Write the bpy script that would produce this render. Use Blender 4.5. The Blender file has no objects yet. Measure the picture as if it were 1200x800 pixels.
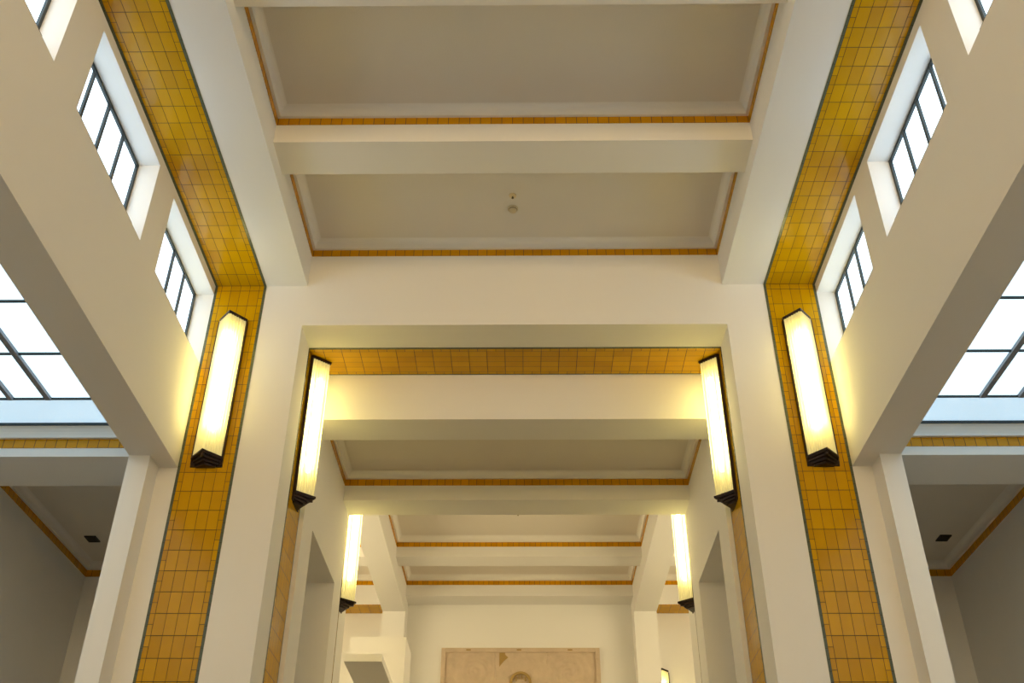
import bpy, math, random
from mathutils import Matrix, Vector

random.seed(7)
scene = bpy.context.scene
COL = scene.collection

# ------------------------------------------------------------------ materials
def new_mat(name):
    m = bpy.data.materials.new(name); m.use_nodes = True
    nt = m.node_tree
    return m, nt, nt.nodes['Principled BSDF'], nt.nodes['Material Output']

class NG:
    """small helper to write maths with nodes"""
    def __init__(s, nt): s.nt = nt
    def n(s, t, **k):
        x = s.nt.nodes.new(t)
        for a, b in k.items(): setattr(x, a, b)
        return x
    def put(s, sock, v):
        if isinstance(v, bpy.types.NodeSocket): s.nt.links.new(v, sock)
        else: sock.default_value = v
    def m(s, op, a, b=0.0, c=0.0):
        x = s.n('ShaderNodeMath', operation=op)
        s.put(x.inputs[0], a); s.put(x.inputs[1], b); s.put(x.inputs[2], c)
        return x.outputs[0]
    def mixc(s, f, a, b):
        x = s.n('ShaderNodeMix', data_type='RGBA')
        s.put(x.inputs['Factor'], f); s.put(x.inputs[6], a); s.put(x.inputs[7], b)
        return x.outputs[2]
    def mixf(s, f, a, b):
        x = s.n('ShaderNodeMix', data_type='FLOAT')
        s.put(x.inputs[0], f); s.put(x.inputs[2], a); s.put(x.inputs[3], b)
        return x.outputs[0]

def rgba(c): return (c[0], c[1], c[2], 1.0)

def plaster(name, col, bump=0.12, scale=90.0, rough=0.75):
    m, nt, b, out = new_mat(name); g = NG(nt)
    tc = g.n('ShaderNodeTexCoord')
    n1 = g.n('ShaderNodeTexNoise'); n1.inputs['Scale'].default_value = scale; n1.inputs['Detail'].default_value = 3
    n2 = g.n('ShaderNodeTexNoise'); n2.inputs['Scale'].default_value = 0.9; n2.inputs['Detail'].default_value = 4
    for q in (n1, n2): nt.links.new(tc.outputs['Object'], q.inputs['Vector'])
    f = g.m('MULTIPLY', n2.outputs['Fac'], 0.5)
    c2 = tuple(x * 0.95 for x in col)
    nt.links.new(g.mixc(f, rgba(col), rgba(c2)), b.inputs['Base Color'])
    b.inputs['Roughness'].default_value = rough
    b.inputs['Specular IOR Level'].default_value = 0.25
    bp = g.n('ShaderNodeBump'); bp.inputs['Strength'].default_value = bump; bp.inputs['Distance'].default_value = 0.004
    nt.links.new(n1.outputs['Fac'], bp.inputs['Height']); nt.links.new(bp.outputs['Normal'], b.inputs['Normal'])
    return m

TILE = (0.555, 0.300, 0.001)
def tile_strip_mat():
    """glazed ochre tile band: 4 columns, half columns each side, dark green edging. UV in metres: u across (0..0.566), v along."""
    m, nt, b, out = new_mat('glazed_ochre_tile_band'); g = NG(nt)
    uv = g.n('ShaderNodeUVMap'); uv.uv_map = 'UVMap'
    sp = g.n('ShaderNodeSeparateXYZ'); nt.links.new(uv.outputs[0], sp.inputs[0])
    u, v = sp.outputs[0], sp.outputs[1]
    W, R, CW, IN, ED = 0.566, 0.203, 0.1045, 0.209, 0.258
    a = g.m('ABSOLUTE', g.m('SUBTRACT', u, W/2))
    is_side = g.m('GREATER_THAN', a, IN)
    is_edge = g.m('GREATER_THAN', a, ED)
    # joints across (rows)
    def near(x, period, half):          # 1 inside a joint of half width
        fr = g.m('FRACT', g.m('DIVIDE', x, period))
        d = g.m('MULTIPLY', g.m('MINIMUM', fr, g.m('SUBTRACT', 1.0, fr)), period)
        return g.m('LESS_THAN', d, half)
    jr_main = near(v, R, 0.0030)
    jr_side = near(g.m('ADD', v, 0.0), R/2, 0.0022)
    jr_edge = near(g.m('ADD', v, 0.03), 0.1, 0.002)
    uc = g.m('ADD', g.m('SUBTRACT', u, W/2), 4*CW)
    jc_main = near(uc, CW, 0.0020)
    jc_side = g.m('LESS_THAN', g.m('ABSOLUTE', g.m('SUBTRACT', a, IN)), 0.0022)
    jc_edge = g.m('LESS_THAN', g.m('ABSOLUTE', g.m('SUBTRACT', a, ED)), 0.0022)
    not_side = g.m('SUBTRACT', 1.0, is_side)
    j = g.m('MAXIMUM', g.m('MULTIPLY', not_side, g.m('MAXIMUM', jr_main, jc_main)),
            g.m('MAXIMUM', g.m('MULTIPLY', is_side, jr_side), g.m('MAXIMUM', jc_side, jc_edge)))
    j = g.m('MULTIPLY', j, g.m('SUBTRACT', 1.0, is_edge))
    j = g.m('MAXIMUM', j, g.m('MULTIPLY', is_edge, jr_edge))
    # tile id
    iu = g.mixf(is_side, g.m('FLOOR', g.m('DIVIDE', uc, CW)), g.m('ADD', 20.0, g.m('SIGN', g.m('SUBTRACT', u, W/2))))
    iv = g.mixf(is_side, g.m('FLOOR', g.m('DIVIDE', v, R)), g.m('FLOOR', g.m('DIVIDE', v, R/2)))
    cmb = g.n('ShaderNodeCombineXYZ'); nt.links.new(iu, cmb.inputs[0]); nt.links.new(iv, cmb.inputs[1])
    wn = g.n('ShaderNodeTexWhiteNoise', noise_dimensions='3D'); nt.links.new(cmb.outputs[0], wn.inputs['Vector'])
    rnd = wn.outputs['Value']
    tc = g.n('ShaderNodeTexCoord')
    ns = g.n('ShaderNodeTexNoise'); ns.inputs['Scale'].default_value = 7.0; nt.links.new(tc.outputs['Object'], ns.inputs['Vector'])
    mixv = g.m('ADD', g.m('MULTIPLY', rnd, 0.6), g.m('MULTIPLY', ns.outputs['Fac'], 0.4))
    tile = g.mixc(mixv, rgba((TILE[0]*0.80, TILE[1]*0.76, TILE[2])), rgba((TILE[0]*1.08, TILE[1]*1.12, TILE[2]*1.3)))
    c = g.mixc(is_edge, tile, (0.10, 0.115, 0.075, 1))
    c = g.mixc(j, c, (0.050, 0.038, 0.010, 1))
    nt.links.new(c, b.inputs['Base Color'])
    nt.links.new(g.mixf(j, 0.16, 0.8), b.inputs['Roughness'])
    b.inputs['IOR'].default_value = 1.45; b.inputs['Specular IOR Level'].default_value = 0.22
    # each tile sits very slightly askew and has a waved glaze
    w2 = g.n('ShaderNodeTexNoise'); w2.inputs['Scale'].default_value = 14.0; nt.links.new(tc.outputs['Object'], w2.inputs['Vector'])
    tilt = g.m('MULTIPLY', g.m('SUBTRACT', rnd, 0.5), g.m('ADD', u, v))
    h = g.m('ADD', g.m('MULTIPLY', tilt, 0.016), g.m('MULTIPLY', w2.outputs['Fac'], 0.0010))
    h = g.m('SUBTRACT', h, g.m('MULTIPLY', j, 0.0012))
    bp = g.n('ShaderNodeBump'); bp.inputs['Strength'].default_value = 0.8; bp.inputs['Distance'].default_value = 1.0
    nt.links.new(h, bp.inputs['Height']); nt.links.new(bp.outputs['Normal'], b.inputs['Normal'])
    return m

def tile_row_mat():
    """single row of small ochre tiles. UV: v along in metres, u across."""
    m, nt, b, out = new_mat('glazed_ochre_tile_row'); g = NG(nt)
    uv = g.n('ShaderNodeUVMap'); uv.uv_map = 'UVMap'
    sp = g.n('ShaderNodeSeparateXYZ'); nt.links.new(uv.outputs[0], sp.inputs[0])
    v = sp.outputs[1]
    P = 0.1035
    fr = g.m('FRACT', g.m('DIVIDE', v, P))
    d = g.m('MULTIPLY', g.m('MINIMUM', fr, g.m('SUBTRACT', 1.0, fr)), P)
    j = g.m('LESS_THAN', d, 0.0032)
    wn = g.n('ShaderNodeTexWhiteNoise', noise_dimensions='1D'); nt.links.new(g.m('FLOOR', g.m('DIVIDE', v, P)), wn.inputs['W'])
    tile = g.mixc(wn.outputs['Value'], rgba((TILE[0]*0.94, TILE[1]*0.78, TILE[2])), rgba((TILE[0]*1.12, TILE[1]*0.98, TILE[2]*1.2)))
    nt.links.new(g.mixc(j, tile, (0.11, 0.06, 0.015, 1)), b.inputs['Base Color'])
    nt.links.new(g.mixf(j, 0.2, 0.8), b.inputs['Roughness'])
    b.inputs['Specular IOR Level'].default_value = 0.22
    bp = g.n('ShaderNodeBump'); bp.inputs['Strength'].default_value = 0.6; bp.inputs['Distance'].default_value = 1.0
    tilt = g.m('MULTIPLY', g.m('SUBTRACT', wn.outputs['Value'], 0.5), g.m('MULTIPLY', v, 0.03))
    nt.links.new(g.m('SUBTRACT', tilt, g.m('MULTIPLY', j, 0.001)), bp.inputs['Height'])
    nt.links.new(bp.outputs['Normal'], b.inputs['Normal'])
    return m

def simple(name, col, rough=0.5, metal=0.0, noise=0.0):
    m, nt, b, out = new_mat(name); g = NG(nt)
    if noise:
        tc = g.n('ShaderNodeTexCoord'); n1 = g.n('ShaderNodeTexNoise'); n1.inputs['Scale'].default_value = 25
        nt.links.new(tc.outputs['Object'], n1.inputs['Vector'])
        nt.links.new(g.mixc(n1.outputs['Fac'], rgba(tuple(x*(1-noise) for x in col)), rgba(tuple(x*(1+noise) for x in col))), b.inputs['Base Color'])
    else:
        b.inputs['Base Color'].default_value = rgba(col)
    b.inputs['Roughness'].default_value = rough; b.inputs['Metallic'].default_value = metal
    return m

def glowing_pane(name, col, strength, scale=3.0, lo=0.75):
    """frosted glowing pane, for daylit windows and the added fill lights"""
    m, nt, b, out = new_mat(name); g = NG(nt)
    tc = g.n('ShaderNodeTexCoord')
    n1 = g.n('ShaderNodeTexNoise'); n1.inputs['Scale'].default_value = scale; n1.inputs['Detail'].default_value = 2
    n2 = g.n('ShaderNodeTexVoronoi'); n2.inputs['Scale'].default_value = 45
    nt.links.new(tc.outputs['Object'], n1.inputs['Vector']); nt.links.new(tc.outputs['Object'], n2.inputs['Vector'])
    b.inputs['Base Color'].default_value = (0.75, 0.8, 0.82, 1); b.inputs['Roughness'].default_value = 0.35
    f = g.mixf(n1.outputs['Fac'], lo, 1.0 + (1.0 - lo))
    f = g.m('MULTIPLY', f, g.mixf(n2.outputs['Distance'], 0.96, 1.04))
    b.inputs['Emission Color'].default_value = rgba(col)
    nt.links.new(g.m('MULTIPLY', f, strength), b.inputs['Emission Strength'])
    bp = g.n('ShaderNodeBump'); bp.inputs['Strength'].default_value = 0.3; bp.inputs['Distance'].default_value = 0.003
    nt.links.new(n2.outputs['Distance'], bp.inputs['Height']); nt.links.new(bp.outputs['Normal'], b.inputs['Normal'])
    return m

def lamp_glass():
    """fluted opal glass: part lets the tube show through, part scatters it, and the glass itself glows"""
    m, nt, b, out = new_mat('fluted_opal_glass'); g = NG(nt)
    tr = g.n('ShaderNodeBsdfTranslucent'); tr.inputs['Color'].default_value = (0.52, 0.47, 0.24, 1)
    df = g.n('ShaderNodeBsdfDiffuse'); df.inputs['Color'].default_value = (0.60, 0.58, 0.46, 1)
    tp = g.n('ShaderNodeBsdfTransparent'); tp.inputs['Color'].default_value = (0.95, 0.92, 0.78, 1)
    gl = g.n('ShaderNodeBsdfGlossy'); gl.inputs['Roughness'].default_value = 0.15
    em = g.n('ShaderNodeEmission'); em.inputs['Color'].default_value = (1.0, 0.83, 0.36, 1); em.inputs['Strength'].default_value = LAMP_SHADE
    m1 = g.n('ShaderNodeMixShader'); m1.inputs[0].default_value = 0.30
    nt.links.new(tr.outputs[0], m1.inputs[1]); nt.links.new(df.outputs[0], m1.inputs[2])
    m2 = g.n('ShaderNodeMixShader'); m2.inputs[0].default_value = 0.25
    nt.links.new(m1.outputs[0], m2.inputs[1]); nt.links.new(tp.outputs[0], m2.inputs[2])
    m3 = g.n('ShaderNodeMixShader'); m3.inputs[0].default_value = 0.06
    nt.links.new(m2.outputs[0], m3.inputs[1]); nt.links.new(gl.outputs[0], m3.inputs[2])
    ad = g.n('ShaderNodeAddShader'); nt.links.new(m3.outputs[0], ad.inputs[0]); nt.links.new(em.outputs[0], ad.inputs[1])
    nt.links.new(ad.outputs[0], out.inputs['Surface'])
    return m

def emit(name, col, s):
    m, nt, b, out = new_mat(name)
    b.inputs['Base Color'].default_value = rgba(col)
    b.inputs['Emission Color'].default_value = rgba(col); b.inputs['Emission Strength'].default_value = s
    return m

def stone_relief_mat(name, col):
    m, nt, b, out = new_mat(name); g = NG(nt)
    tc = g.n('ShaderNodeTexCoord')
    n1 = g.n('ShaderNodeTexNoise'); n1.inputs['Scale'].default_value = 5; n1.inputs['Detail'].default_value = 6
    nt.links.new(tc.outputs['Object'], n1.inputs['Vector'])
    nt.links.new(g.mixc(n1.outputs['Fac'], rgba(tuple(x*0.78 for x in col)), rgba(tuple(x*1.15 for x in col))), b.inputs['Base Color'])
    b.inputs['Roughness'].default_value = 0.85
    bp = g.n('ShaderNodeBump'); bp.inputs['Strength'].default_value = 0.5; bp.inputs['Distance'].default_value = 0.02
    n2 = g.n('ShaderNodeTexNoise'); n2.inputs['Scale'].default_value = 14; n2.inputs['Detail'].default_value = 4; n2.inputs['Distortion'].default_value = 1.5
    nt.links.new(tc.outputs['Object'], n2.inputs['Vector'])
    nt.links.new(n2.outputs['Fac'], bp.inputs['Height']); nt.links.new(bp.outputs['Normal'], b.inputs['Normal'])
    return m

LAMP_SHADE = 0.27
LAMP_TUBE = 78
CLERESTORY = 2.5
SKYLIGHT = 1.5
BACK_FILL = 0.5  # unseen fill light added low behind the camera
FAR_FILL = 4.4  # unseen fill lights added to brighten the far hall
WARM_FILL = 10.2  # unseen warm fill added high behind the camera, aimed at the lintel

M = dict(
    white=plaster('white_plaster', (0.79, 0.78, 0.75)),
    ceil=plaster('rough_ceiling_plaster', (0.72, 0.68, 0.61), bump=0.5, scale=70),
    cove=plaster('cornice_plaster', (0.80, 0.775, 0.72), bump=0.05),
    strip=tile_strip_mat(), row=tile_row_mat(),
    bronze=simple('dark_bronze', (0.028, 0.014, 0.010), 0.38, 0.5, 0.2),
    iron=simple('dark_window_steel', (0.035, 0.045, 0.045), 0.45, 0.4),
    rail=simple('grey_painted_skylight_bar', (0.22, 0.22, 0.24), 0.5),
    glass=glowing_pane('frosted_window_glass', (0.66, 0.84, 1.0), CLERESTORY),
    sky=glowing_pane('frosted_skylight_glass', (0.62, 0.86, 1.0), SKYLIGHT),
    skyb=glowing_pane('blue_skylight_edge_glass', (0.50, 0.74, 0.93), 0.85, lo=0.93),
    backfill=glowing_pane('back_fill_pane', (1.0, 0.66, 0.32), BACK_FILL),
    warmfill=glowing_pane('warm_fill_pane', (1.0, 0.67, 0.27), WARM_FILL),
    farfill=glowing_pane('far_fill_pane', (1.0, 0.80, 0.47), FAR_FILL),
    lampglass=lamp_glass(), tube=emit('lamp_tube_glow', (1.0, 0.86, 0.36), LAMP_TUBE),
    floor=plaster('pale_stone_floor', (0.24, 0.21, 0.17), bump=0.05, rough=0.4),
    device=simple('cream_plastic', (0.66, 0.56, 0.36), 0.45),
    reflector=simple('white_enamel', (0.75, 0.72, 0.62), 0.4),
    devdark=simple('sprinkler_metal', (0.10, 0.075, 0.04), 0.35, 0.7),
    vent=simple('dark_vent_metal', (0.020, 0.014, 0.008), 0.5, 0.3),
    stone=stone_relief_mat('carved_sandstone', (0.58, 0.46, 0.335)),
    gold=stone_relief_mat('worn_ochre_stone', (0.36, 0.24, 0.075)),
)

# ------------------------------------------------------------------ mesh helpers
class MB:
    def __init__(s): s.v = []; s.f = []; s.uv = []
    def quad(s, pts, uvs=None):
        i = len(s.v); s.v += [tuple(p) for p in pts]; s.f.append(tuple(range(i, i+len(pts))))
        s.uv.append(uvs or [(0.0, 0.0)]*len(pts))
    def box(s, x0, x1, y0, y1, z0, z1, uvf=None):
        if x0 > x1: x0, x1 = x1, x0
        if y0 > y1: y0, y1 = y1, y0
        c = [(x, y, z) for z in (z0, z1) for y in (y0, y1) for x in (x0, x1)]
        for q in ((0,2,3,1), (4,5,7,6), (0,1,5,4), (2,6,7,3), (0,4,6,2), (1,3,7,5)):
            p = [c[k] for k in q]
            s.quad(p, [uvf(*k) for k in p] if uvf else None)
        return s
    def prism(s, poly, z0, z1):
        n = len(poly)
        s.quad([(x, y, z0) for x, y in reversed(poly)]); s.quad([(x, y, z1) for x, y in poly])
        for k in range(n):
            a, b = poly[k], poly[(k+1) % n]
            s.quad([(a[0],a[1],z0), (b[0],b[1],z0), (b[0],b[1],z1), (a[0],a[1],z1)])
        return s
    def lathe(s, prof, cx=0, cy=0, n=24):
        for k in range(n):
            a, b = 2*math.pi*k/n, 2*math.pi*(k+1)/n
            for (r0, z0), (r1, z1) in zip(prof, prof[1:]):
                p = [(cx+r0*math.cos(a), cy+r0*math.sin(a), z0), (cx+r0*math.cos(b), cy+r0*math.sin(b), z0),
                     (cx+r1*math.cos(b), cy+r1*math.sin(b), z1), (cx+r1*math.cos(a), cy+r1*math.sin(a), z1)]
                if r0 < 1e-6: p = [p[0], p[2], p[3]]
                elif r1 < 1e-6: p = p[:3]
                s.quad(p)
        return s
    def ring(s, x0, x1, y0, y1, prof, uv=False):
        """closed profile [(inset, z)] carried round the rectangle with mitred corners"""
        n = len(prof)
        def cor(i): return [(x0+i, y0+i), (x1-i, y0+i), (x1-i, y1-i), (x0+i, y1-i)]
        lens = [x1-x0, y1-y0, x1-x0, y1-y0]
        for k in range(4):
            k2 = (k+1) % 4
            for a in range(n):
                b = (a+1) % n
                (ia, za), (ib, zb) = prof[a], prof[b]
                A, B = cor(ia), cor(ib)
                L = lens[k]
                s.quad([(*A[k], za), (*A[k2], za), (*B[k2], zb), (*B[k], zb)],
                       [(za, -L/2+ia), (za, L/2-ia), (zb, L/2-ib), (zb, -L/2+ib)])
        return s
    def build(s, name, mat, parent=None, loc=None, smooth=False, weld=True, bevel=0.0, origin=True):
        vs = s.v
        o = None
        if origin and parent is None and loc is None:       # put the origin at the base of the object
            xs, ys, zs = zip(*vs)
            loc = ((min(xs)+max(xs))/2, (min(ys)+max(ys))/2, min(zs))
            vs = [(x-loc[0], y-loc[1], z-loc[2]) for x, y, z in vs]
        me = bpy.data.meshes.new(name); me.from_pydata(vs, [], s.f)
        ul = me.uv_layers.new(name='UVMap'); k = 0
        for poly, uvs in zip(me.polygons, s.uv):
            for li, c in zip(poly.loop_indices, uvs): ul.data[li].uv = c
        if weld:
            import bmesh
            bm = bmesh.new(); bm.from_mesh(me)
            bmesh.ops.remove_doubles(bm, verts=bm.verts, dist=1e-5)
            bmesh.ops.recalc_face_normals(bm, faces=bm.faces)
            bm.to_mesh(me); bm.free()
        if smooth:
            for p in me.polygons: p.use_smooth = True
        me.materials.append(mat)
        o = bpy.data.objects.new(name, me); COL.objects.link(o)
        if parent: o.parent = parent
        if loc: o.location = loc
        if bevel:
            md = o.modifiers.new('edge', 'BEVEL'); md.width = bevel; md.segments = 2; md.limit_method = 'ANGLE'
        return o

def S(o, label=None, kind='structure'):
    o['kind'] = kind
    if label: o['label'] = label
    return o

def thing(o, label, cat, group=None):
    o['label'] = label; o['category'] = cat
    if group: o['group'] = group
    return o

def empty(name, loc, rz=0.0):
    o = bpy.data.objects.new(name, None); COL.objects.link(o)
    o.location = loc; o.rotation_euler = (0, 0, rz); o.empty_display_size = 0.1
    return o

def copy_tree(o, parent=None):
    c = o.copy(); COL.objects.link(c)
    if parent: c.parent = parent
    for ch in list(o.children): copy_tree(ch, c)
    return c

SIDES = ((-1, 'left'), (1, 'right'))
FLOOR = -1.6
# ---- measured dimensions (metres, eye at z = 0, hall axis at x = 0)
XB, XSI, XSO, XWO = 2.2915, 2.7466, 3.313, 3.712      # beam, tile strip inner / outer edge, outer wall face
ZS, ZWB, ZP = 6.914, 4.668, 6.383                       # strip soffit, window-wall foot, portal soffit
Y1, Y1T, Y1B = 9.0, 9.438, 9.996                        # portal wall front, tile band on its jamb
Y2, Y2T, Y2B = 12.522, 12.84, 13.33
XP = 2.2374
YBACK = -5.0
XA = 5.52                                               # outer wall of the aisles
YEND = 20.45
ZTOP = 7.75

# ------------------------------------------------------------------ the shell
S(MB().box(-6.2, 6.2, YBACK-0.3, YEND+0.3, FLOOR-0.2, FLOOR).build('floor', M['floor']))

# portal wall
b = MB()
for s in (-1, 1): b.box(s*XB, s*XWO, Y1, Y1B, FLOOR, ZP)
b.box(-XWO, XWO, Y1, Y1B, ZP, ZTOP)
S(b.build('wall_portal', M['white']), 'white plastered portal wall with wide opening framed by tiled jambs')

# passage walls with a tall niche in each side
for s, side in SIDES:
    b = MB()
    b.box(s*XP, s*XWO, Y1B, 10.485, FLOOR, ZTOP); b.box(s*XP, s*XWO, 12.051, Y2, FLOOR, ZTOP)
    b.box(s*XP, s*XWO, 10.485, 12.051, 4.663, ZTOP); b.box(s*3.05, s*XWO, 10.485, 12.051, FLOOR, 4.663)
    S(b.build('wall_%s_passage' % side, M['white']), '%s side wall of the low passage with a tall dark niche' % side)
    b = MB()
    b.box(s*XB, s*XWO, Y2, Y2B, FLOOR, 8.2)
    S(b.build('wall_%s_pier' % side, M['white']), '%s pier at the far end of the low passage' % side)
b = MB(); b.box(-XB, XB, Y2, Y2B, ZP, 8.2)
S(b.build('wall_passage_lintel', M['white']), 'lintel over the far end of the low passage')

# passage beams and ceiling
def beam(x0, x1, y0, y1, z0, z1, label):
    return S(MB().box(x0, x1, y0, y1, z0, z1).build('ceiling_beam', M['white']), label)
beam(-XP, XP, Y1B, 10.470, 5.786, 6.6, 'cross beam just behind the tiled band of the portal head')
beam(-XP, XP, 12.069, Y2, 5.786, 6.6, 'cross beam closing the passage above the far pair of lamps')
S(MB().box(-XP, XP, 10.470, 12.069, 6.172, 6.6).build('ceiling', M['ceil']), 'sunk ceiling panel of the low passage')

trim_no = [0]
def next_trim():
    trim_no[0] += 1
    return 'trim_%d' % trim_no[0]
def coffer_trim(x0, x1, y0, y1, z, h, label, ledge=0.036, cove=0.085, d=0.062):
    """tile row round the top of a sunk ceiling panel with the white cornice above it"""
    t = MB().ring(x0, x1, y0, y1, [(-0.01, z), (0.006, z), (0.006, z+h), (-0.01, z+h)]).build(next_trim(), M['row'])
    S(t, label)
    zz = z + h
    prof = [(-0.01, zz), (ledge, zz), (ledge+0.002, zz+cove*0.35)]
    for k in range(1, 6):
        a = k/5*math.pi/2
        prof.append((ledge+0.002+d*(1-math.cos(a)), zz+cove*0.35+cove*0.65*math.sin(a)))
    prof += [(-0.01, zz+cove)]
    c = MB().ring(x0, x1, y0, y1, prof)
    lx, ly, lz = t.location
    c.v = [(p[0]-lx, p[1]-ly, p[2]-lz) for p in c.v]
    c.build('cornice', M['cove'], t)
    return t
coffer_trim(-XP, XP, 10.470, 12.069, 5.992, 0.088, 'tile row and white cornice round the passage ceiling panel')

# main hall: clerestory walls
WINS = [(7.43, 9.0), (5.424, 6.981), (3.41, 4.965), (1.40, 2.955), (-0.61, 0.945)]
WZ0, WZ1 = 5.885, 6.80
for s, side in SIDES:
    b = MB()
    b.box(s*XSO, s*XWO, YBACK, Y1, ZWB, WZ0); b.box(s*XSO, s*XWO, YBACK, Y1, WZ1, ZTOP)
    prev = Y1
    for (a, e) in WINS:
        if prev - e > 1e-4: b.box(s*XSO, s*XWO, e, prev, WZ0, WZ1)
        prev = a
    b.box(s*XSO, s*XWO, YBACK, prev, WZ0, WZ1)
    S(b.build('wall_%s' % side, M['white']), 'white clerestory wall on the %s with a row of small windows' % side)
ORD = ['nearest the portal wall', 'second from the portal wall', 'third from the portal wall', 'fourth from the portal wall', 'fifth from the portal wall']
wn = 0
for s, side in SIDES:
    for k, (a, e) in enumerate(WINS):
        wn += 1
        r = S(empty('window_%d' % wn, (s*3.512, (a+e)/2, WZ0)), 'frosted four-pane clerestory window on the %s, %s' % (side, ORD[k]))
        L, H = (e-a)/2, WZ1-WZ0
        x0, x1 = 0.0, s*0.05
        f = MB(); t = 0.036
        f.box(x0, x1, -L, L, 0, t); f.box(x0, x1, -L, L, H-t, H); f.box(x0, x1, -L, -L+t, t, H-t); f.box(x0, x1, L-t, L, t, H-t)
        f.build('frame', M['iron'], r)
        w = (2*L - 2*t)/4
        for q in (1, 2, 3):
            y = -L+t+q*w
            MB().box(x0, x1, y-0.017, y+0.017, t, H-t).build('glazing_bar', M['iron'], r)
        MB().box(-s*0.196, -s*0.180, -L, L-0.22, 0.0, 0.010).build('sill_edge', M['iron'], r)
        for q in range(4):
            y = -L+t+q*w
            MB().box(s*0.022, s*0.030, y+(0.017 if q else 0), y+w-(0.017 if q < 3 else 0), t, H-t).build('pane', M['glass'], r)

# long beams, tile bands along the ceiling
def strip_uv_ceiling(s):
    return lambda x, y, z: (abs(x)-XSI, Y1-0.016-y)
def strip_uv_wall(x, y, z):
    return (abs(x)-XSI, ZS-0.067-z)
for s, side in SIDES:
    S(MB().box(s*XB, s*XSO, YBACK, Y1, ZS, ZTOP).build('ceiling_beam', M['white']), 'long %s ceiling beam of the near hall carrying a tile band' % side)
    S(MB().box(s*XSI, s*XSO, YBACK, Y1-0.004, ZS-0.004, ZS+0.002, strip_uv_ceiling(s)).build(next_trim(), M['strip']),
      'ochre tile band running along the %s edge of the hall ceiling' % side)
    S(MB().box(s*XSI, s*XSO, Y1-0.004, Y1+0.002, FLOOR, ZS-0.004, strip_uv_wall).build(next_trim(), M['strip']),
      'ochre tile band rising up the %s pier of the portal wall' % side)
    S(MB().box(s*(XB-0.004), s*(XB+0.002), Y1T, Y1B, FLOOR, ZP, lambda x, y, z: (y-Y1T, ZP-0.10-z)).build(next_trim(), M['strip']),
      'ochre tile band lining the %s jamb of the portal' % side)
    S(MB().box(s*(XB-0.004), s*(XB+0.002), Y2, Y2T, FLOOR, ZP, lambda x, y, z: (0.566-(Y2T-y), ZP-0.10-z)).build(next_trim(), M['strip']),
      'ochre tile band on the %s jamb at the far end of the passage' % side)
S(MB().box(-XB+0.004, XB-0.004, Y1T, Y1B, ZP-0.004, ZP+0.002, lambda x, y, z: (y-Y1T, x+0.109+0.203*20)).build(next_trim(), M['strip']),
  'ochre tile band across the underside of the portal head')

# cross beams, sunk panels of the near hall
S(MB().box(-XB, XB, YBACK, Y1, 7.525, ZTOP).build('ceiling', M['ceil']), 'rough plastered ceiling of the near hall')
CB = [(6.989, 7.429), (4.995, 5.437), (3.0, 3.44), (1.0, 1.44), (-1.0, -0.56), (-3.0, -2.56)]
prev = Y1
names = ['nearest the portal wall', 'second from the portal wall', 'third from the portal wall', 'fourth from the portal wall', 'fifth from the portal wall', 'sixth from the portal wall']
for (a, e), nm in zip(CB, names):
    beam(-XB, XB, a, e, 7.105, 7.525, 'white cross beam of the near hall ceiling, ' + nm)
    coffer_trim(-XB, XB, e, prev, 7.336, 0.085, 'tile row and white cornice of the sunk ceiling panel ' + nm, cove=0.104)
    prev = a

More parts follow.
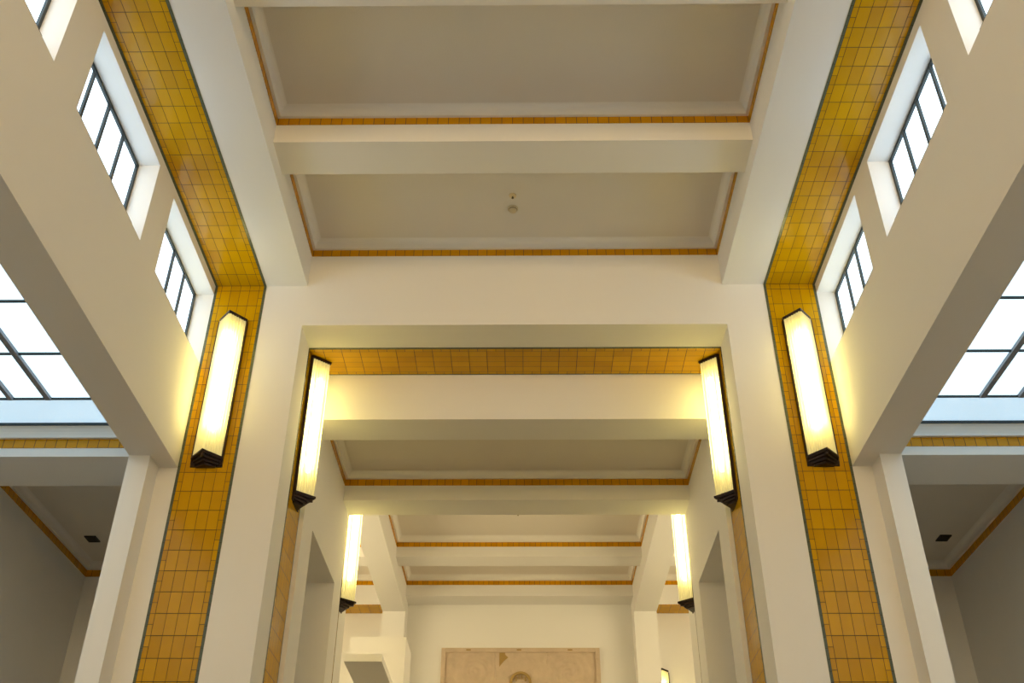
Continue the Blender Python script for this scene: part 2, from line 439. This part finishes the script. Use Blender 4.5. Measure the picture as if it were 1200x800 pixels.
# aisles either side of the near hall
for s, side in SIDES:
    S(MB().box(s*3.506, s*XWO, 8.74, Y1, FLOOR, ZWB).build('pillar', M['white']), 'slim white pilaster beside the tiled band on the %s' % side)
    # wall mass behind
    S(MB().box(s*XA, s*(XA+0.25), YBACK, 12.46, FLOOR, 5.3).build('wall_%s_aisle' % side, M['white']))
    S(MB().box(s*XWO, s*XA, 12.46, 12.7, FLOOR, 5.3).build('wall_%s_aisle_end' % side, M['white']))
    # cross beam with tile row on its face and white cornice
    S(MB().box(s*XWO, s*XA, 8.74, 9.37, 4.655, 5.3).build('ceiling_beam', M['white']), 'white cross beam over the %s aisle below the skylight' % side)
    tr = S(MB().box(s*XWO, s*XA, 8.734, 8.742, 4.748, 4.842, lambda x, y, z: (z, x)).build(next_trim(), M['row']),
           'row of ochre tiles on the aisle beam below the %s skylight' % side)
    c = MB()
    prof = [(8.745, 4.842), (8.700, 4.842), (8.698, 4.868), (8.690, 4.90), (8.676, 4.930), (8.66, 4.952), (8.745, 4.952)]
    for k in range(len(prof)):
        (ya, za), (yb, zb) = prof[k], prof[(k+1) % len(prof)]
        c.quad([(s*XWO, ya, za), (s*XA, ya, za), (s*XA, yb, zb), (s*XWO, yb, zb)])
    for X in (s*XWO, s*XA): c.quad([(X, y, z) for y, z in prof])
    lx, ly, lz = tr.location
    c.v = [(p[0]-lx, p[1]-ly, p[2]-lz) for p in c.v]
    c.build('cornice', M['cove'], tr)
    # skylight
    wn += 1
    r = S(empty('window_%d' % wn, (s*(XWO+XA)/2, 2.0, 4.95)), 'gridded frosted skylight over the %s aisle' % side)
    ox, oy, oz = r.location
    def loc(x0, x1, y0, y1, z0, z1): return MB().box(x0-ox, x1-ox, y0-oy, y1-oy, z0-oz, z1-oz)
    XI = 3.60
    loc(s*XI, s*XA, 8.645, 8.70, 4.952, 5.02).build('frame', M['iron'], r)
    ybars = [8.185, 7.425, 6.655, 5.885, 5.115, 4.345, 3.575, 2.8, 2.0, 1.2, 0.4, -0.4, -1.2, -2.0, -2.8, -3.6, -4.4]
    for yb in ybars: loc(s*XI, s*XA, yb-0.011, yb+0.011, 4.962, 5.0).build('glazing_bar', M['iron'], r)
    xbars = [4.352, 4.705, 5.06]
    for k, xb in enumerate(xbars):
        w = 0.026 if k == 0 else 0.02
        loc(s*(xb-w), s*(xb+w), YBACK, 8.174, 4.945, 5.03).build('glazing_rail', M['rail'], r)
    loc(s*XI, s*XA, 8.196, 8.645, 4.978, 4.984).build('edge_pane', M['skyb'], r)
    ye = ybars + [YBACK]
    xe = [XI] + xbars + [XA]
    for k in range(len(ybars)):
        for q in range(4):
            wl = 0.0 if q == 0 else 0.026; wr = 0.0 if q == 3 else 0.026
            loc(s*(xe[q]+wl), s*(xe[q+1]-wr), ye[k+1]+(0.011 if k < len(ybars)-1 else 0), ye[k]-0.011, 4.978, 4.984).build('pane', M['sky'], r)
    # closed room behind the aisle beam
    S(MB().box(s*XWO, s*XA, 9.37, 12.46, 5.08, 5.3).build('ceiling', M['ceil']), 'sunk ceiling of the %s side room with a dark vent' % side)
    coffer_trim(min(s*XWO, s*XA), max(s*XWO, s*XA), 9.37, 12.46, 4.905, 0.085, 'tile row and cornice round the %s side room ceiling' % side, cove=0.088)

# wall closing the hall behind the viewer, with two added fill lights framed as windows
b = MB()
b.box(-6, -3.0, YBACK-0.25, YBACK, FLOOR, ZTOP); b.box(3.0, 6, YBACK-0.25, YBACK, FLOOR, ZTOP)
b.box(-3.0, 3.0, YBACK-0.25, YBACK, FLOOR, -0.4); b.box(-3.0, 3.0, YBACK-0.25, YBACK, 2.6, 4.2); b.box(-3.0, 3.0, YBACK-0.25, YBACK, 7.0, ZTOP)
S(b.build('wall_back', M['white']))
for z0, hh, mat_, lab in ((-0.4, 3.0, 'backfill', 'unseen gridded fill light added low in the back wall of the hall'), (4.2, 2.8, 'warmfill', 'unseen warm fill light added high in the back wall of the hall')):
    wn += 1
    r = S(empty('window_%d' % wn, (0, YBACK-0.1, z0)), lab)
    f = MB()
    for k in range(7): f.box(-3.0+k*1.0-0.03, -3.0+k*1.0+0.03, -0.03, 0.03, 0, hh)
    for k in range(4): f.box(-3.0, 3.0, -0.025, 0.025, k*hh/3-0.03, k*hh/3+0.03)
    f.build('frame', M['iron'], r, weld=False)
    MB().box(-3.0, 3.0, -0.004, 0.004, 0, hh).build('pane', M[mat_], r)  # emissive sheet added to light the hall from behind

# ------------------------------------------------------------------ far hall
ZF, ZFT = 7.14, 8.2
for s, side in SIDES:
    S(MB().box(s*XB, s*XSI, Y2B, YEND, ZF, ZFT).build('ceiling_beam', M['white']), 'long %s ceiling beam of the far hall resting on a pillar' % side)
    S(MB().box(s*XB, s*XSI, 20.0, YEND, FLOOR, ZF).build('pillar', M['white']), 'square white pillar standing at the end wall of the far hall on the %s' % side)
    S(MB().box(s*XA, s*(XA+0.25), 12.7, YEND, FLOOR, ZFT).build('wall_%s_gallery' % side, M['white']))
    S(MB().box(s*XWO, s*XA, 12.7, Y2B, FLOOR, ZFT).build('wall_%s_gallery_front' % side, M['white']))
    wn += 1
    r = S(empty('window_%d' % wn, (s*(XA-0.01), 15.75, 4.3)), 'unseen fill light framed as a window, added to the far hall on the %s' % side)
    f = MB()
    for k in range(5): f.box(-s*0.05, 0, -2.4+k*1.2-0.025, -2.4+k*1.2+0.025, 0, 3.0)
    f.box(-s*0.05, 0, -2.4, 2.4, -0.04, 0.0); f.box(-s*0.05, 0, -2.4, 2.4, 3.0, 3.04)
    f.build('frame', M['iron'], r, weld=False)
    MB().box(-s*0.03, -s*0.02, -2.4, 2.4, 0, 3.0).build('pane', M['farfill'], r)  # emissive sheet added out of view as far hall fill
S(MB().box(-6, 6, YEND, YEND+0.25, FLOOR, ZFT).build('wall_end', M['white']), 'warm white end wall of the far hall with a carved panel')
FB = [(19.94, YEND), (18.0, 18.46), (15.7, 16.16), (13.8, 14.26)]
spans = [('between the two long beams', -XB, XB, 7.437), ('over the left aisle', -XA, -XSI, 7.26), ('over the right aisle', XSI, XA, 7.26)]
nm2 = ['against the end wall', 'second from the end wall', 'third from the end wall', 'fourth from the end wall']
for what, x0, x1, zl in spans:
    S(MB().box(x0, x1, Y2B, YEND, 7.86, ZFT).build('ceiling', M['ceil']), 'plastered far hall ceiling ' + what)
    for k, (a, e) in enumerate(FB):
        beam(x0, x1, a, e, zl if k == 0 else 7.474, 7.86, 'far hall cross beam %s, %s' % (what, nm2[k]))
    for k in range(3):
        coffer_trim(x0, x1, FB[k+1][1], FB[k][0], 7.668, 0.088, 'far hall tile row and cornice %s, %s' % (what, nm2[k]), cove=0.104)
for s, side in SIDES:
    S(MB().box(s*XSI, s*XA, 19.94, YEND-0.004, 7.256, 7.262, lambda x, y, z: (0.03+(y-19.94), abs(x))).build(next_trim(), M['strip']),
      'ochre tile band under the end beam of the %s far aisle' % side)

# ------------------------------------------------------------------ wall lamps
def vpoly(hw, side_d, ridge_d):
    return [(-hw, 0.0), (-hw, -side_d), (0.0, -ridge_d), (hw, -side_d), (hw, 0.0)]
def make_lamp():
    r = empty('wall_lamp', (0, 0, 0))
    b = MB(); b.box(-0.158, 0.158, -0.022, 0.0, 0.035, 1.750)
    b.box(-0.158, -0.146, -0.036, -0.022, 0.112, 1.750); b.box(0.146, 0.158, -0.036, -0.022, 0.112, 1.750)
    b.prism([(-0.158, 0.0), (-0.158, -0.014), (0.158, -0.014), (0.158, 0.0)], 0.012, 0.035)
    b.build('back_plate', M['bronze'], r, weld=False)
    MB().box(-0.135, 0.135, -0.028, -0.022, 0.105, 1.745).build('reflector', M['reflector'], r)
    t = MB().prism(vpoly(0.150, 0.034, 0.208), 1.760, 1.786)
    t.prism(vpoly(0.142, 0.032, 0.198), 1.750, 1.760)
    t.build('top_cap', M['bronze'], r, weld=False)
    c = MB().prism(vpoly(0.158, 0.036, 0.215), 0.088, 0.112)
    c.prism(vpoly(0.150, 0.034, 0.203), 0.078, 0.088)
    c.prism(vpoly(0.135, 0.030, 0.170), 0.052, 0.078)
    c.prism(vpoly(0.118, 0.028, 0.130), 0.026, 0.052)
    c.prism(vpoly(0.095, 0.026, 0.085), 0.004, 0.026)
    cap = c.build('bottom_cap', M['bronze'], r, weld=False)
    MB().box(-0.014, 0.014, -0.185, -0.150, 0.050, 0.080).build('knob', M['bronze'], cap, bevel=0.003)
    # fluted V-shaped glass
    A, B, Cc = Vector((-0.140, -0.030)), Vector((0.0, -0.190)), Vector((0.140, -0.030))
    pts = []
    NF, PER = 7, 10
    for P, Q in ((A, B), (B, Cc)):
        d = Q-P; nrm = Vector((d.y, -d.x)).normalized()
        if nrm.y > 0: nrm = -nrm
        for k in range(NF*PER):
            tt = k/(NF*PER); q = P+d*tt+nrm*(0.0125*abs(math.sin(math.pi*NF*tt)))
            pts.append((q.x, q.y))
    pts.append((Cc.x, Cc.y))
    sh = MB()
    ZL = [0.112, 1.750]
    for (p, q) in zip(pts, pts[1:]):
        sh.quad([(p[0], p[1], ZL[0]), (q[0], q[1], ZL[0]), (q[0], q[1], ZL[1]), (p[0], p[1], ZL[1])])
    o = sh.build('glass_shade', M['lampglass'], r)
    tb = MB().lathe([(0.0, 0.40), (0.024, 0.405), (0.024, 1.56), (0.0, 1.565)], 0.0, -0.095, 16)
    tb.build('lamp_tube', M['tube'], r)
    return r
proto = make_lamp()
GR = 'fluted glass wall lamps'
PLACES = [
    ((-3.032, Y1-0.004, 4.655), 0, 'fluted glass wall lamp with bronze caps on the tiled left pier of the portal wall'),
    ((3.032, Y1-0.004, 4.655), 0, 'fluted glass wall lamp with bronze caps on the tiled right pier of the portal wall'),
    ((-XB+0.004, 9.717, 4.585), math.pi/2, 'tall fluted lamp sticking out from the left jamb inside the portal opening'),
    ((XB-0.004, 9.717, 4.585), -math.pi/2, 'tall fluted lamp sticking out from the right jamb inside the portal opening'),
    ((-XB+0.004, 12.80, 4.585), math.pi/2, 'farther fluted lamp at the left end of the passage, its top hidden by a beam'),
    ((XB-0.004, 12.80, 4.585), -math.pi/2, 'farther fluted lamp at the right end of the passage, its top hidden by a beam'),
    ((2.795, YEND, 4.30), 0, 'distant small wall lamp on the end wall beside the right pillar, mostly cut off'),
    ((-2.795, YEND, 4.30), 0, 'distant wall lamp on the end wall behind the white plaster pier'),
]
for k, (loc_, rz, lab) in enumerate(PLACES):
    o = proto if k == 0 else copy_tree(proto)
    o.location = loc_; o.rotation_euler = (0, 0, rz)
    thing(o, lab, 'wall lamp', GR)

# ------------------------------------------------------------------ small devices
def detector(loc_, label):
    r = empty('smoke_detector', loc_); thing(r, label, 'smoke detector')
    MB().lathe([(0.0, 0.0), (0.055, 0.0), (0.055, -0.014), (0.046, -0.020)], n=28).build('base', M['device'], r, smooth=False)
    MB().lathe([(0.046, -0.018), (0.045, -0.030), (0.036, -0.046), (0.018, -0.054), (0.0, -0.055)], n=28).build('dome', M['device'], r, smooth=True)
    MB().lathe([(0.047, -0.022), (0.0475, -0.026), (0.0455, -0.029)], n=28).build('vent_slot', M['devdark'], r)
    return r
detector((-0.012, 8.415, 7.525), 'round cream smoke detector on the ceiling panel in front of the portal')
def sprinkler(loc_, label):
    r = empty('sprinkler', loc_); thing(r, label, 'sprinkler')
    MB().lathe([(0.0, 0.0), (0.040, 0.0), (0.038, -0.010), (0.016, -0.016), (0.016, -0.020), (0.0, -0.020)], n=24).build('rose', M['device'], r)
    MB().lathe([(0.0, -0.018), (0.009, -0.018), (0.009, -0.026), (0.005, -0.030), (0.005, -0.036), (0.0, -0.036)], n=16).build('nozzle', M['devdark'], r)
    MB().lathe([(0.0, -0.034), (0.013, -0.035), (0.013, -0.038), (0.0, -0.039)], n=16).build('deflector', M['devdark'], r)
    return r
sprinkler((-0.012, 8.21, 7.525), 'small ceiling sprinkler just above the smoke detector')
sprinkler((-0.009, 16.96, 7.86), 'tiny sprinkler on the far hall ceiling peeping below the passage beam')
for s, side in SIDES:
    r = empty('ceiling_vent', (s*5.19, 11.66, 5.08)); thing(r, 'small dark square vent in the ceiling of the %s side room' % side, 'vent', 'dark ceiling vents')
    f = MB()
    f.box(-0.07, 0.07, -0.085, -0.072, -0.014, 0); f.box(-0.07, 0.07, 0.072, 0.085, -0.014, 0)
    f.box(-0.07, -0.057, -0.072, 0.072, -0.014, 0); f.box(0.057, 0.07, -0.072, 0.072, -0.014, 0)
    f.build('frame', M['vent'], r)
    g_ = MB()
    for k in range(7): g_.box(-0.057, 0.057, -0.066+k*0.02, -0.054+k*0.02, -0.010, -0.003)
    g_.box(-0.057, 0.057, -0.072, 0.072, -0.003, 0)
    g_.build('grille', M['vent'], r, weld=False)

# ------------------------------------------------------------------ plaster pier with a cantilevered slab
p = MB().box(-2.686, -1.796, 16.2, 17.07, FLOOR, 5.364).build('plaster_pier', M['white'])
thing(p, 'white plaster pier with a cantilevered slab, left of the carved panel', 'pier')
lx, ly, lz = p.location
MB().box(-2.445-lx, -1.908-lx, 14.4-ly, 16.2-ly, 4.420-lz, 4.524-lz).build('cantilevered_slab', M['white'], p)

# ------------------------------------------------------------------ carved stone panel
PX, PT, PB = 1.58, 6.53, 4.0
r = empty('carved_stone_panel', (0.02, YEND, PB)); thing(r, 'sandstone relief panel with a round emblem on the far end wall', 'relief')
H = PT-PB
f = MB(); t = 0.085
for (x0, x1, z0, z1) in ((-PX, PX, H-t, H), (-PX, PX, 0, t), (-PX, -PX+t, t, H-t), (PX-t, PX, t, H-t)):
    f.box(x0, x1, -0.06, 0, z0, z1)
f.build('frame', M['stone'], r, weld=False)
# carved field: swirling low relief
import mathutils
def relief(x, z):
    d = 0.0
    for cx, cz, k in ((-0.95, H-0.48, 1), (0.98, H-0.5, -1), (-0.95, H-1.3, -1), (0.98, H-1.3, 1)):
        dx, dz = x-cx, z-cz; rr = math.hypot(dx, dz)
        if rr < 0.62:
            a = math.atan2(dz, dx)*k
            d += 0.012*(1-rr/0.62)**0.5*math.sin(rr*42+a*2)
    d += 0.010*math.sin(x*9+math.sin(z*11)*1.7)*math.sin(z*13+math.cos(x*7))
    d += 0.006*mathutils.noise.noise((x*6, z*6, 1.3))
    for vx in (-0.52, 0.52): d -= 0.014*math.exp(-((x-vx)/0.012)**2)
    return d
NX, NZ = 150, 110
fm = MB(); g0 = []
w2, h2 = PX-t, H-2*t
for j in range(NZ+1):
    for i in range(NX+1):
        x = -w2+2*w2*i/NX; z = t+h2*j/NZ
        g0.append((x, -0.030-relief(x, z), z))
for j in range(NZ):
    for i in range(NX):
        a = j*(NX+1)+i
        fm.quad([g0[a], g0[a+1], g0[a+NX+2], g0[a+NX+1]])
fm.build('carved_field', M['stone'], r, smooth=True)
# round emblem: ring with a battlemented crown inside
em = MB(); cz = H-0.685; n = 40
for k in range(n):
    a, b_ = 2*math.pi*k/n, 2*math.pi*(k+1)/n
    ri, ro = 0.165, 0.215
    P = lambda rr, an, y: (rr*math.cos(an), y, cz+rr*math.sin(an))
    em.quad([P(ri,a,-0.07), P(ro,a,-0.07), P(ro,b_,-0.07), P(ri,b_,-0.07)])
    em.quad([P(ro,a,-0.07), P(ro,a,-0.02), P(ro,b_,-0.02), P(ro,b_,-0.07)])
    em.quad([P(ri,a,-0.07), P(ri,b_,-0.07), P(ri,b_,-0.02), P(ri,a,-0.02)])
em.build('emblem_ring', M['gold'], r)
cr = MB()
for x, zt, wd in ((-0.085, 0.11, 0.012), (-0.03, 0.145, 0.010), (0.03, 0.145, 0.010), (0.095, 0.11, 0.012)):
    cr.box(x-wd, x+wd, -0.066, -0.02, cz+zt-0.075, cz+zt)
cr.box(-0.13, 0.13, -0.066, -0.02, cz-0.06, cz-0.03)
cr.build('crown', M['gold'], r, weld=False)
ch = MB()
poly = [(-0.42, H-0.095), (-0.31, H-0.095), (-0.305, H-0.135), (-0.245, H-0.19), (-0.335, H-0.26), (-0.42, H-0.37)]
ch.quad([(x, -0.048, z) for x, z in poly])
for k in range(len(poly)):
    a, b_ = poly[k], poly[(k+1) % len(poly)]
    ch.quad([(a[0], -0.048, a[1]), (b_[0], -0.048, b_[1]), (b_[0], -0.02, b_[1]), (a[0], -0.02, a[1])])
ch.build('worn_patch', M['gold'], r)
for x in (-1.04, -0.03, 0.99):
    MB().box(x-0.045, x+0.045, -0.068, -0.05, H-0.055, H-0.03).build('frame_stud', M['gold'], r)

# ------------------------------------------------------------------ camera
cam_d = bpy.data.cameras.new('camera'); cam = bpy.data.objects.new('camera', cam_d); COL.objects.link(cam)
R_ = Vector((0.9999324397706245, 0.01105452161202135, 0.003593528390887102))
U_ = Vector((0.0032802747475477265, -0.5649417375945394, 0.8251242772584282))
F_ = Vector((-0.011151488328799858, 0.8250567439125579, 0.5649398318692537))
mw = Matrix.Identity(4)
for i in range(3): mw[i][0], mw[i][1], mw[i][2] = R_[i], U_[i], -F_[i]
mw[0][3], mw[1][3], mw[2][3] = 0.0988339221070462, 0.0, 0.0
cam.matrix_world = mw
cam_d.sensor_fit = 'HORIZONTAL'; cam_d.sensor_width = 36.0; cam_d.lens = 1200.286/1200*36.0
cam_d.clip_start = 0.05; cam_d.clip_end = 100
scene.camera = cam

# ------------------------------------------------------------------ world, colour
w = bpy.data.worlds.new('world'); scene.world = w; w.use_nodes = True
w.node_tree.nodes['Background'].inputs[0].default_value = (0.75, 0.87, 1.0, 1)
w.node_tree.nodes['Background'].inputs[1].default_value = 1.0
vs = scene.view_settings
vs.view_transform = 'Standard'; vs.look = 'None'; vs.gamma = 1.0; vs.exposure = 0.0; vs.use_curve_mapping = False
cy = scene.cycles
cy.use_denoising = True; cy.max_bounces = 10; cy.diffuse_bounces = 7; cy.glossy_bounces = 4; cy.transparent_max_bounces = 8
cy.sample_clamp_indirect = 6.0
